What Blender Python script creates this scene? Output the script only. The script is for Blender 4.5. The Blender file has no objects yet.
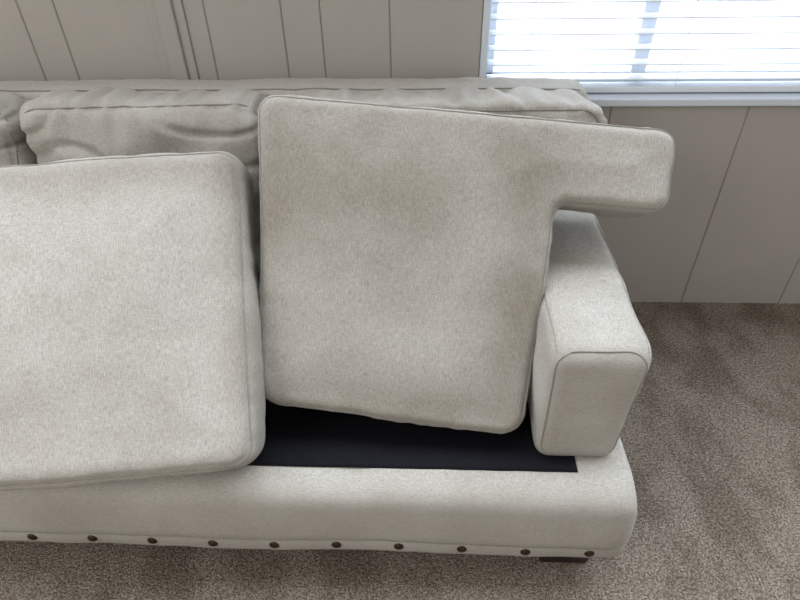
import bpy, bmesh, math, random
import numpy as np
from mathutils import Vector, Matrix, noise
from mathutils.bvhtree import BVHTree
random.seed(3)
S=bpy.context.scene
R=math.radians

# ---------------------------------------------------------------- camera
YAW,PITCH,ROLL=3.0,38.8,-1.3
C=Vector((0,-1.804,1.45))
cam=bpy.data.cameras.new("camera"); cam.lens=27; cam.sensor_width=36
co=bpy.data.objects.new("camera",cam); S.collection.objects.link(co)
CR=Matrix.Rotation(R(YAW),4,'Z')@Matrix.Rotation(R(90-PITCH),4,'X')@Matrix.Rotation(R(ROLL),4,'Z')
co.matrix_world=Matrix.Translation(C)@CR
S.camera=co

# ---------------------------------------------------------------- materials
def nt(name):
    m=bpy.data.materials.new(name); m.use_nodes=True
    n=m.node_tree; b=n.nodes["Principled BSDF"]; return m,n,b
def N(n,t,**k):
    x=n.nodes.new(t)
    for a,v in k.items(): setattr(x,a,v)
    return x
def ramp(n,fac,cols):
    r=N(n,"ShaderNodeValToRGB"); e=r.color_ramp.elements
    while len(e)<len(cols): e.new(.5)
    for i,(p,c) in enumerate(cols):
        e[i].position=p; e[i].color=(*c,1)
    n.links.new(fac,r.inputs[0]); return r.outputs[0]
def noise_tex(n,vec,scale,detail=3,rough=.5):
    t=N(n,"ShaderNodeTexNoise"); t.inputs["Scale"].default_value=scale
    t.inputs["Detail"].default_value=detail; t.inputs["Roughness"].default_value=rough
    n.links.new(vec,t.inputs["Vector"]); return t.outputs[0]
def mapping(n,vec,sc,rot=(0,0,0)):
    m=N(n,"ShaderNodeMapping"); m.inputs["Scale"].default_value=sc; m.inputs["Rotation"].default_value=rot
    n.links.new(vec,m.inputs[0]); return m.outputs[0]
def mixc(n,fac,a,b,mode='MIX'):
    m=N(n,"ShaderNodeMix",data_type='RGBA',blend_type=mode)
    for s,i in ((fac,0),(a,6),(b,7)):
        if hasattr(s,"links"): n.links.new(s,m.inputs[i])
        elif isinstance(s,tuple): m.inputs[i].default_value=(*s,1)
        else: m.inputs[i].default_value=s
    return m.outputs[2]
def math_n(n,op,a,b):
    m=N(n,"ShaderNodeMath",operation=op)
    for s,i in ((a,0),(b,1)):
        if hasattr(s,"links"): n.links.new(s,m.inputs[i])
        else: m.inputs[i].default_value=s
    return m.outputs[0]
def fabric(name,lo,hi,swap=False):
    m,n,b=nt(name)
    tc=N(n,"ShaderNodeTexCoord").outputs["Object"]
    # warp + weft slubs (long thin streaks in both thread directions)
    a,c=(950,85,700),(85,950,700)
    if swap: a,c=(85,700,950),(700,950,85)
    w1=noise_tex(n,mapping(n,tc,a),1,2,.6)
    w2=noise_tex(n,mapping(n,tc,c),1,2,.6)
    w=math_n(n,'ADD',math_n(n,'MULTIPLY',w1,.60),math_n(n,'MULTIPLY',w2,.40))
    mot=noise_tex(n,tc,9,4,.6)
    col=ramp(n,w,[(.38,lo),(.60,hi)])
    mc=ramp(n,mot,[(.3,(.92,.91,.895)),(.65,(1,1,1))])
    col=mixc(n,1.0,col,mc,'MULTIPLY')
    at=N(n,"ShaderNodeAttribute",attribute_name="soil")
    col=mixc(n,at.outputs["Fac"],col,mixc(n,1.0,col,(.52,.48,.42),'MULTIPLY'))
    n.links.new(col,b.inputs["Base Color"])
    b.inputs["Roughness"].default_value=.92
    b.inputs["Sheen Weight"].default_value=.08; b.inputs["Sheen Roughness"].default_value=.5
    b.inputs["Specular IOR Level"].default_value=.15
    bp=N(n,"ShaderNodeBump"); bp.inputs["Strength"].default_value=.5; bp.inputs["Distance"].default_value=.001
    n.links.new(w,bp.inputs["Height"]); n.links.new(bp.outputs[0],b.inputs["Normal"])
    return m
LO,HI=(.310,.293,.260),(.495,.470,.425)
FAB=fabric("linen_fabric",LO,HI)
FABR=fabric("linen_fabric_frame",LO,HI,True)
def plain(name,col,rough=.6,metal=0,nz=0,scale=20,spec=.5):
    m,n,b=nt(name); b.inputs["Roughness"].default_value=rough; b.inputs["Metallic"].default_value=metal
    b.inputs["Specular IOR Level"].default_value=spec
    tc=N(n,"ShaderNodeTexCoord").outputs["Object"]
    f=noise_tex(n,tc,scale,4,.6)
    c2=tuple(c*(1-nz) for c in col)
    n.links.new(ramp(n,f,[(.35,c2),(.65,col)]),b.inputs["Base Color"])
    return m
SEAM=plain("seam_thread",(.28,.262,.23),.9,0,.2,200,.1)
BLACK=plain("black_deck_cloth",(.006,.006,.009),.7,0,.5,150,.12)
WOOD=plain("dark_wood",(.02,.012,.01),.35,0,.4,30)
BRONZE=plain("bronze_nail",(.065,.04,.026),.4,.8,.4,60)
WALL=plain("painted_panel",(.43,.40,.36),.6,0,.05,6)
WHITE=plain("white_window_vinyl",(.66,.71,.77),.4,0,.03,10)
SLAT=plain("white_blind_slat",(.76,.80,.85),.4,0,.02,10)
def carpet():
    m,n,b=nt("carpet_pile")
    tc=N(n,"ShaderNodeTexCoord").outputs["Object"]
    f=noise_tex(n,tc,220,3,.7); g=noise_tex(n,mapping(n,tc,(1,.6,1),(0,0,.5)),5,6,.7); h=noise_tex(n,tc,110,4,.7)
    c=ramp(n,f,[(.34,(.23,.178,.136)),(.5,(.455,.38,.308)),(.66,(.74,.65,.56))])
    c=mixc(n,1.0,c,ramp(n,g,[(.42,(.68,.66,.64)),(.56,(1,1,1))]),'MULTIPLY')
    c=mixc(n,1.0,c,ramp(n,h,[(.38,(.56,.53,.50)),(.58,(1,1,1))]),'MULTIPLY')
    n.links.new(c,b.inputs["Base Color"]); b.inputs["Roughness"].default_value=1
    b.inputs["Specular IOR Level"].default_value=.05
    bp=N(n,"ShaderNodeBump"); bp.inputs["Strength"].default_value=1; bp.inputs["Distance"].default_value=.018
    hh=math_n(n,'ADD',math_n(n,'MULTIPLY',f,.5),h)
    n.links.new(hh,bp.inputs["Height"]); n.links.new(bp.outputs[0],b.inputs["Normal"])
    return m
CARPET=carpet()

# ---------------------------------------------------------------- helpers
def link(name,me,mat=None,parent=None,M=None,smooth=True):
    o=bpy.data.objects.new(name,me); S.collection.objects.link(o)
    if mat: me.materials.clear(); me.materials.append(mat)
    if M is not None: o.matrix_world=M
    if parent: o.parent=parent
    if smooth: me.polygons.foreach_set("use_smooth",[True]*len(me.polygons))
    return o
def round_poly(pts,radii,seg=8):
    out=[];n=len(pts)
    for i in range(n):
        p0=Vector(pts[i-1]);p=Vector(pts[i]);p1=Vector(pts[(i+1)%n]); r=radii[i]
        a=(p0-p).normalized(); b=(p1-p).normalized()
        ang=a.angle(b); d=r/math.tan(ang/2)
        s=p+a*d; e=p+b*d; bis=(a+b).normalized(); c=p+bis*(r/math.sin(ang/2))
        v0=s-c; v1=e-c
        tot=v0.angle_signed(v1)
        for k in range(seg+1):
            t=-tot*k/seg
            q=Vector((v0.x*math.cos(t)-v0.y*math.sin(t), v0.x*math.sin(t)+v0.y*math.cos(t)))
            out.append(c+q)
    return out
def inset(out,d):
    n=len(out);r=[]
    for i in range(n):
        t=(out[(i+1)%n]-out[i-1]).normalized()
        r.append(out[i]+Vector((-t.y,t.x))*d)
    return r
def resample(pts,step,closed=True):
    P=list(pts)+([pts[0]] if closed else []); out=[]
    for a,b in zip(P[:-1],P[1:]):
        L=(b-a).length; k=max(1,int(round(L/step)))
        for i in range(k): out.append(a.lerp(b,i/k))
    if not closed: out.append(P[-1])
    return out
def tube_mesh(name,pts,r,closed=True,sides=6):
    vs=[];fs=[];n=len(pts)
    for i,p in enumerate(pts):
        a=pts[i-1] if (closed or i>0) else p; b=pts[(i+1)%n] if (closed or i<n-1) else p
        t=(b-a); t=t.normalized() if t.length>1e-9 else Vector((1,0,0))
        u=t.cross(Vector((.13,.31,.94))); u.normalize(); w=t.cross(u)
        for k in range(sides):
            an=2*math.pi*k/sides; vs.append(p+u*(math.cos(an)*r)+w*(math.sin(an)*r))
    for i in range(n if closed else n-1):
        j=(i+1)%n
        for k in range(sides):
            l=(k+1)%sides; fs.append((i*sides+k,i*sides+l,j*sides+l,j*sides+k))
    me=bpy.data.meshes.new(name); me.from_pydata([tuple(v) for v in vs],[],fs); me.update(); return me
def seg_dist(P,out):
    A=np.array([[p.x,p.y] for p in out]);B=np.roll(A,-1,0)
    best=np.full(len(P),1e9)
    for a,b in zip(A,B):
        ab=b-a; L=ab@ab
        if L<1e-12: continue
        t=np.clip(((P-a)@ab)/L,0,1); d=np.hypot(*(P-a-t[:,None]*ab).T); best=np.minimum(best,d)
    return best
def soft_solid(name,outline,thick,bev,voxel,crown=0,cw=.2,amp=.003,nscale=5,seed=0,mat=None,M=None,parent=None,disp=None,soil=None,smooth_it=4):
    bm=bmesh.new()
    vs=[bm.verts.new((p.x,p.y,-thick/2)) for p in outline]
    f=bm.faces.new(vs)
    ex=bmesh.ops.extrude_face_region(bm,geom=[f])
    for v in ex['geom']:
        if isinstance(v,bmesh.types.BMVert): v.co.z=thick/2
    bm.normal_update()
    ed=[e for e in bm.edges if abs(e.verts[0].co.z-e.verts[1].co.z)<1e-6]
    bmesh.ops.bevel(bm,geom=ed,offset=bev,segments=6,profile=.5,affect='EDGES',clamp_overlap=True)
    bmesh.ops.recalc_face_normals(bm,faces=bm.faces)
    me=bpy.data.meshes.new(name+"_t"); bm.to_mesh(me); bm.free()
    t=bpy.data.objects.new(name+"_t",me); S.collection.objects.link(t)
    m=t.modifiers.new("r",'REMESH'); m.mode='VOXEL'; m.voxel_size=voxel
    m=t.modifiers.new("s",'SMOOTH'); m.iterations=smooth_it; m.factor=.5
    dg=bpy.context.evaluated_depsgraph_get(); me2=bpy.data.meshes.new_from_object(t.evaluated_get(dg))
    bpy.data.objects.remove(t); bpy.data.meshes.remove(me)
    me2.name=name
    k=len(me2.vertices); P=np.empty(k*3); me2.vertices.foreach_get("co",P); P=P.reshape(-1,3)
    Nn=np.array([v.normal[:] for v in me2.vertices])
    d=seg_dist(P[:,:2],outline)
    s=np.clip(d/cw,0,1); s=s*s*(3-2*s)
    P[:,2]+=np.sign(P[:,2])*np.clip(np.abs(P[:,2])/(thick*.35),0,1)*crown*s
    nz=np.array([noise.fractal(Vector((p[0]*nscale+seed*7.3,p[1]*nscale,p[2]*nscale)),1.0,2.0,3) for p in P])
    P+=Nn*(nz*amp)[:,None]
    if disp is not None:
        dv=disp(P,d); P+=Nn*dv[:,None]
    me2.vertices.foreach_set("co",P.ravel()); me2.update()
    if soil is not None:
        a=me2.attributes.new("soil",'FLOAT','POINT'); a.data.foreach_set("value",np.clip(soil(P,d,Nn),0,1))
    return link(name,me2,mat,parent,M)
def project(obj,pts3,direction,r,name,closed=True,lift=0.0,parent=None,mat=None):
    me=obj.data
    bv=BVHTree.FromPolygons([v.co[:] for v in me.vertices],[p.vertices[:] for p in me.polygons])
    hit=[]
    for p in pts3:
        h=bv.ray_cast(p,direction)
        if h[0] is not None: hit.append(h[0]+h[1]*lift)
    for _ in range(2):
        hit=[(hit[i-1]+hit[i]*2+hit[(i+1)%len(hit)])/4 if (closed or 0<i<len(hit)-1) else hit[i] for i in range(len(hit))]
    o=link(name,tube_mesh(name,hit,r,closed),mat or SEAM)
    o.matrix_world=obj.matrix_world.copy(); bpy.context.view_layer.update()
    if parent:
        o.parent=parent; o.matrix_parent_inverse=parent.matrix_world.inverted()
    return o
def box(name,a,b,mat,parent=None,bev=0.0):
    bm=bmesh.new(); bmesh.ops.create_cube(bm,size=1)
    for v in bm.verts:
        for i in range(3): v.co[i]=a[i]+(v.co[i]+.5)*(b[i]-a[i])
    if bev: bmesh.ops.bevel(bm,geom=bm.edges[:],offset=bev,segments=3,profile=.5,affect='EDGES')
    me=bpy.data.meshes.new(name); bm.to_mesh(me); bm.free()
    return link(name,me,mat,parent,smooth=False)
def empty(name):
    o=bpy.data.objects.new(name,None); S.collection.objects.link(o); return o
def fr(P,sx,sy,sz,seed=0):
    return np.array([noise.noise(Vector((p[0]*sx+seed,p[1]*sy,p[2]*sz))) for p in P])

# ---------------------------------------------------------------- room
WX0,WX1,WZ0,WZ1=.155,1.69,.775,2.05
def wall():
    bm=bmesh.new()
    def slab(x0,x1,z0,z1):
        c=.003; g=.0008
        prof=[(x0+g,.006),(x0+g,.003),(x0+g+c,0),(x1-g-c,0),(x1-g,.003),(x1-g,.006)]
        lo=[bm.verts.new((x,y,z0)) for x,y in prof]; hi=[bm.verts.new((x,y,z1)) for x,y in prof]
        for i in range(5): bm.faces.new((lo[i],lo[i+1],hi[i+1],hi[i]))
    gr=[-3.2,-2.9,-2.7,-2.4,-2.2,-2.0,-1.75,-1.6,-1.37,-1.16,-1.055,-.735,-.627,-.41,-.30,-.105,.155,.56,.97,1.33,1.69,2.0,2.3,2.6,2.9,3.2]
    for a,b in zip(gr[:-1],gr[1:]):
        if a>=WX0-1e-6 and b<=WX1+1e-6:
            slab(a,b,0,WZ0); slab(a,b,WZ1,2.5)
        else: slab(a,b,0,2.5)
    def bx(a,b):
        r=bmesh.ops.create_cube(bm,size=1)['verts']
        for v in r:
            for i in range(3): v.co[i]=a[i]+(v.co[i]+.5)*(b[i]-a[i])
    bx((-3.2,.005,0),(WX0,.12,2.5)); bx((WX1,.005,0),(3.2,.12,2.5)); bx((WX0,.005,0),(WX1,.12,WZ0)); bx((WX0,.005,WZ1),(WX1,.12,2.5))
    bmesh.ops.recalc_face_normals(bm,faces=bm.faces)
    me=bpy.data.meshes.new("wall_back"); bm.to_mesh(me); bm.free()
    return link("wall_back",me,WALL,smooth=False)
wall()
tr=empty("trim_1")
box("batten_base",(-.79,-.007,0),(-.685,.0,2.5),WALL,tr,bev=.003)
box("batten_cap",(-.762,-.017,0),(-.712,-.006,2.5),WALL,tr,bev=.005)
box("floor",(-3.2,-3.6,-.05),(3.2,.12,0),CARPET)

# window
win=empty("window_1")
def wb(n,a,b,m=WHITE,bev=.003): return box(n,a,b,m,win,bev)
wb("casing_left",(WX0,-.006,WZ0),(WX0+.02,.11,WZ1)); wb("casing_right",(WX1-.02,-.006,WZ0),(WX1,.11,WZ1)); wb("casing_top",(WX0,-.006,WZ1-.02),(WX1,.11,WZ1))
wb("sill",(WX0-.012,-.02,WZ0-.012),(WX1+.012,.115,WZ0+.012),bev=.005)
wb("sash_bottom",(WX0,.085,WZ0),(WX1,.115,WZ0+.06)); wb("sash_top",(WX0,.085,WZ1-.06),(WX1,.115,WZ1))
wb("sash_left",(WX0,.085,WZ0),(WX0+.05,.115,WZ1)); wb("sash_right",(WX1-.05,.085,WZ0),(WX1,.115,WZ1))
wb("mullion",(.62,.08,WZ0),(.665,.115,WZ1))
bl=empty("window_blind")
bm=bmesh.new(); z=WZ0+.055; tilt=R(2)
while z<WZ1-.07:
    rows=[]
    for i in range(7):
        s=(i/6-.5)*.048; arch=.003*(1-(i/3-1)**2)
        y=.045+s*math.cos(tilt); zz=z+s*math.sin(tilt)+arch
        rows.append([bm.verts.new((x,y,zz+o)) for x in (WX0+.026,WX1-.026) for o in (0,.0028)])
    for a,b in zip(rows[:-1],rows[1:]):
        bm.faces.new((a[1],b[1],b[3],a[3])); bm.faces.new((a[0],a[2],b[2],b[0]))
        bm.faces.new((a[0],b[0],b[1],a[1])); bm.faces.new((a[2],a[3],b[3],b[2]))
    bm.faces.new([rows[0][i] for i in (0,1,3,2)]); bm.faces.new([rows[-1][i] for i in (0,2,3,1)])
    z+=.0425
bmesh.ops.recalc_face_normals(bm,faces=bm.faces)
me=bpy.data.meshes.new("slats"); bm.to_mesh(me); bm.free(); link("slats",me,SLAT,bl,smooth=False)
box("bottom_rail",(WX0+.026,.02,WZ0+.016),(WX1-.026,.07,WZ0+.034),SLAT,bl,.004)
box("head_rail",(WX0+.022,.012,WZ1-.07),(WX1-.022,.075,WZ1-.021),SLAT,bl,.003)
for i,x in enumerate((.30,.74,1.18,1.56)):
    for j,y in enumerate((.0195,.0705)):
        link(f"ladder_cord_{i}_{j}",tube_mesh("c",[Vector((x,y,WZ0+.03)),Vector((x,y,WZ1-.07))],.0009,False),SLAT,bl)

# ---------------------------------------------------------------- sofa
sofa=empty("sofa")
XL,XR=-1.875,.460; DZ=.335; AZ=.648
def MX(xc): 
    return Matrix(((0,0,1,xc),(1,0,0,0),(0,1,0,0),(0,0,0,1)))
base_out=round_poly([(-1.082,.10),(-.045,.10),(-.045,DZ),(-1.075,DZ)],[.02,.02,.02,.055])
def base_disp(P,d):
    fx=np.clip((-.95-P[:,0])/.08,0,1)
    b=.008*np.sin(np.clip((P[:,1]-.1)/(DZ-.1),0,1)*math.pi)
    pull=-.0035*np.clip(1-np.abs(P[:,1]-.160)/.012,0,1)
    return fx*(b+pull+.005*fr(P,7,6,3.0,4)+.003*fr(P,20,4,16,9))
base=soft_solid("base",base_out,XR-XL,.042,.010,amp=.002,nscale=3,mat=FABR,M=MX((XL+XR)/2),parent=sofa,disp=base_disp,
    soil=lambda P,d,Nn:.35*np.clip(.3+fr(P,5,5,5,3),0,1))
def world_project(obj,pts,direction,r,name,lift=0,mat=None):
    bpy.context.view_layer.update(); Mi=obj.matrix_world.inverted()
    return project(obj,[Mi@p for p in pts],(Mi.to_3x3()@direction).normalized(),r,name,False,lift,sofa,mat)
for nm,z,r in (("welt_upper",.160,.0020),("welt_lower",.115,.0018)):
    world_project(base,[Vector((x,-2,z)) for x in np.arange(XL+.03,XR-.025,.01)],Vector((0,1,0)),r,nm+"_front")
    world_project(base,[Vector((2,y,z)) for y in np.arange(-1.05,-.07,.01)],Vector((-1,0,0)),r,nm+"_side")
def nails():
    bpy.context.view_layer.update()
    mw=base.matrix_world; bv=BVHTree.FromPolygons([(mw@v.co)[:] for v in base.data.vertices],[p.vertices[:] for p in base.data.polygons])
    bm=bmesh.new()
    def nail(o,d):
        h=bv.ray_cast(o,d)
        if h[0] is None: return
        q=(-d).to_track_quat('Z','Y').to_matrix().to_4x4()
        r=bmesh.ops.create_uvsphere(bm,u_segments=16,v_segments=10,radius=.0118)['verts']
        for v in r:
            v.co.z*=.5
            v.co=Matrix.Translation(h[0])@q@v.co
    x=.380
    while x>XL+.03: nail(Vector((x,-2,.140)),Vector((0,1,0))); x-=.1445
    y=-.98
    while y<-.08: nail(Vector((2,y,.140)),Vector((-1,0,0))); y+=.1445
    me=bpy.data.meshes.new("nailheads"); bm.to_mesh(me); bm.free(); link("nailheads",me,BRONZE,sofa)
nails()
def foot(n,x,y):
    bm=bmesh.new(); bmesh.ops.create_cube(bm,size=1)
    for v in bm.verts:
        s=1 if v.co.z>0 else .86
        v.co=Vector((x+v.co.x*.135*s,y+v.co.y*.09*s,.053+v.co.z*.106))
    bmesh.ops.bevel(bm,geom=bm.edges[:],offset=.004,segments=2,affect='EDGES')
    me=bpy.data.meshes.new(n); bm.to_mesh(me); bm.free(); link(n,me,WOOD,sofa,smooth=False)
for i,(x,y) in enumerate(((.350,-1.0),(XL+.12,-1.0),(.350,-.12),(XL+.12,-.12))): foot(f"foot_{i+1}",x,y)
def deck():
    bm=bmesh.new(); nx,ny=110,50
    x0,x1,y0,y1=-1.68,.336,-1.010,-.18
    g=[]
    for j in range(ny+1):
        row=[]
        for i in range(nx+1):
            x=x0+(x1-x0)*i/nx; y=y0+(y1-y0)*j/ny
            zz=DZ+.0035+.0015*noise.noise(Vector((x*9,y*5,1)))
            row.append(bm.verts.new((x,y,zz)))
        g.append(row)
    for j in range(ny):
        for i in range(nx): bm.faces.new((g[j][i],g[j][i+1],g[j+1][i+1],g[j+1][i]))
    r=bmesh.ops.extrude_face_region(bm,geom=bm.faces[:])
    for v in r['geom']:
        if isinstance(v,bmesh.types.BMVert): v.co.z-=.004
    bmesh.ops.recalc_face_normals(bm,faces=bm.faces)
    me=bpy.data.meshes.new("seat_deck"); bm.to_mesh(me); bm.free(); link("seat_deck",me,BLACK,sofa)
deck()
def arm(nm,xc,sd,outer,w=.20):
    out=round_poly([(-.977,DZ-.01),(-.06,DZ-.01),(-.06,AZ),(-.965,AZ)],[.035,.03,.05,.05])
    def dsp(P,d):
        t=np.clip((AZ-P[:,1])/(AZ-DZ),0,1)
        side=np.clip(outer*P[:,2]/(w/2)*.5+.5,0,1)
        P[:,2]-=outer*.024*t*side
        return .0045*fr(P,6,6,6,2)+.003*fr(P,18,18,18,8)
    o=soft_solid(nm,out,w,.036,.008,crown=.010,cw=.12,amp=.0025,nscale=4,seed=sd,mat=FABR,M=MX(xc),parent=sofa,disp=dsp,soil=lambda P,d,n:.4*np.clip(.4+fr(P,6,6,6,sd),0,1))
    a=xc-w/2+.010;b=xc+w/2-.010
    al,bl_=(a,b+(-.022)) if outer>0 else (a+.022,b)
    fo=round_poly([(al,DZ+.02),(bl_,DZ+.02),(b,AZ-.010),(a,AZ-.010)],[.02,.02,.035,.035])
    pts=[p for p in resample(fo,.008)]
    pts=[p for p in pts if p.y>DZ+.022]
    idx=max(range(len(pts)),key=lambda i:(pts[i]-pts[i-1]).length); pts=pts[idx:]+pts[:idx]
    world_project(o,[Vector((p.x,-2,p.y)) for p in pts],Vector((0,1,0)),.0022,nm+"_front_welt")
    for k,x in enumerate((a+.002,b-.002)):
        world_project(o,[Vector((x,y,1.5)) for y in np.arange(-.945,-.2,.012)],Vector((0,0,-1)),.002,nm+f"_top_welt_{k}")
    return o
arm("arm_right",XR-.112,1,1); arm("arm_left",XL+.112,5,-1)
def back():
    M=Matrix(((1,0,0,0),(0,0,-1,-.105),(0,1,0,0),(0,0,0,1)))
    out=round_poly([(XL-.0,.11),(XR-.005,.11),(XR-.005,.868),(XL-.0,.868)],[.04,.04,.05,.05])
    o=soft_solid("back",out,.13,.03,.010,crown=.004,amp=.004,nscale=4,mat=FAB,M=M,parent=sofa,disp=lambda P,d:.002*fr(P,24,5,10,3))
    world_project(o,[Vector((x,-.150,2)) for x in np.arange(XL+.05,XR-.04,.012)],Vector((0,0,-1)),.0022,"back_welt",lift=.0006)
back()

def pose(x,y,z,lean,yaw=0,roll=0):
    return Matrix.Translation((x,y,z))@Matrix.Rotation(R(yaw),4,'Z')@Matrix.Rotation(R(90-lean),4,'X')@Matrix.Rotation(R(roll),4,'Z')
def cushion(name,out,thick,bev,M,crown,cw,amp,seed,voxel=.007,disp=None,soil=None,seamr=.0017,ins=.3,nscale=5,pkamp=.0026):
    def dd(P,d):
        pk=pkamp*fr(P,34,34,8,seed*3.1)*np.clip(1-d/.07,0,1)
        gr=-.0030*np.exp(-((d-bev*ins)/.006)**2)
        return pk+gr+(disp(P,d) if disp else 0)
    o=soft_solid(name,out,thick,bev,voxel,crown,cw,amp,nscale,seed,FAB,M,None,dd,soil)
    bpy.context.view_layer.update()
    p2=resample(inset(out,bev*ins),.008)
    for nm,s in (("front_welt",1),("rear_welt",-1)):
        project(o,[Vector((p.x,p.y,s*.5)) for p in p2],Vector((0,0,-s)),seamr,nm,True,0,o)
    return o
def bc_disp(top,seed):
    def f(P,d):
        near=np.clip(1-(top-P[:,1])/.18,0,1)
        pk=fr(P,30,6,6,seed)*.013*near
        w=fr(P,7,10,4,seed+3)*.020
        cr=-np.clip(1-np.abs(fr(P,4,14,3,seed+8))*6,0,1)*.012*np.clip(1-np.abs(top-.1-P[:,1])/.16,0,1)
        return pk+w+cr
    return f
H=.548; lean=9
mid=round_poly([(-.33,0),(.315,0),(.325,H),(-.345,H)],[.07,.07,.075,.075])
BCZ=DZ+.012
bc=dict(pkamp=.004,seamr=.0022,soil=lambda P,d,n:.12+.25*np.clip(.3+fr(P,5,5,5,4),0,1))
cushion("back_cushion",mid,.20,.06,pose(-.735,-.325,BCZ,lean,0,.8),.03,.18,.004,1,disp=bc_disp(H,1),**bc)
cushion("back_cushion",mid,.20,.06,pose(-1.42,-.325,BCZ,lean,0,-1),.03,.18,.004,6,disp=bc_disp(H,9),**bc)
rt=round_poly([(-.33,0),(.30,0),(.30,.308),(.530,.308),(.508,H),(-.33,H)],[.07,.065,.02,.07,.07,.075])
cushion("back_cushion",rt,.20,.06,pose(-.065,-.345,BCZ,lean,0,0),.03,.18,.004,4,disp=bc_disp(H,5),**bc)

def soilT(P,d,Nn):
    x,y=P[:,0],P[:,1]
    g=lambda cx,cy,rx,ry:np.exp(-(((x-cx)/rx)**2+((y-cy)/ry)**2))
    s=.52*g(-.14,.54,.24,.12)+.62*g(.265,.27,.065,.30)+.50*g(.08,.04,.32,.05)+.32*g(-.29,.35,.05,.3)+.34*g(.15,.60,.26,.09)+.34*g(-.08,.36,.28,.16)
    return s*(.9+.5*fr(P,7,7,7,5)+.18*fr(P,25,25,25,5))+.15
t_out=round_poly([(-.285,.006),(.306,-.012),(.322,.505),(.560,.505),(.566,.69),(-.348,.69)],[.055,.06,.025,.045,.045,.045])
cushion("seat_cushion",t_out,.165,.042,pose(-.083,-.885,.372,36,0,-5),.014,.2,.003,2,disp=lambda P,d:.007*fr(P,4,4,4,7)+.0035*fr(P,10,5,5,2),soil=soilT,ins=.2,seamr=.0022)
s_out=round_poly([(-.33,0),(.33,0),(.325,.69),(-.33,.69)],[.055]*4)
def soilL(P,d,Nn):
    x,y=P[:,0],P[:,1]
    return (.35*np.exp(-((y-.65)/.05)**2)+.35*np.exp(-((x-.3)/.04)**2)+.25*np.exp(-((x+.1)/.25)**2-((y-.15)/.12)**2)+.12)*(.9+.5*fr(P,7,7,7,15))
cushion("seat_cushion",s_out,.165,.042,pose(-.662,-1.083,.377,47,5,1.7),.019,.25,.004,3,disp=lambda P,d:.009*fr(P,4,4,4,17)+.0035*fr(P,10,5,5,12),soil=soilL,seamr=.0022)
l2=round_poly([(-.325,0),(.325,0),(.325,.62),(-.325,.62)],[.05]*4)
cushion("seat_cushion",l2,.165,.042,Matrix.Translation((-1.355,-1.06,DZ+.095)),.02,.25,.005,8)

# ---------------------------------------------------------------- light
w=bpy.data.worlds.new("sky"); S.world=w; w.use_nodes=True; n=w.node_tree
bg=n.nodes["Background"]
tc=N(n,"ShaderNodeTexCoord").outputs["Generated"]
sp=N(n,"ShaderNodeSeparateXYZ"); n.links.new(tc,sp.inputs[0])
col=ramp(n,sp.outputs[1],[(0,(.63,.62,.605)),(.05,(5.6,6.1,6.8))])
up=ramp(n,sp.outputs[2],[(0,(.60,.60,.60)),(.8,(1.2,1.2,1.2))])
col=mixc(n,1.0,col,up,'MULTIPLY')
n.links.new(col,bg.inputs[0]); bg.inputs[1].default_value=1.0
a=bpy.data.lights.new("room_fill_light",'AREA'); a.shape='RECTANGLE'; a.size=1.8; a.size_y=1.4; a.energy=34; a.color=(1,.985,.96)  # unseen soft fill, added behind camera left to light cushion fronts; no window there
ao=bpy.data.objects.new("room_fill_light",a); S.collection.objects.link(ao)
ao.location=(-2.3,-2.8,2.4); ao.rotation_euler=(Vector((-.1,-.6,.4))-ao.location).to_track_quat('-Z','Y').to_euler()
S.view_settings.view_transform='Standard'
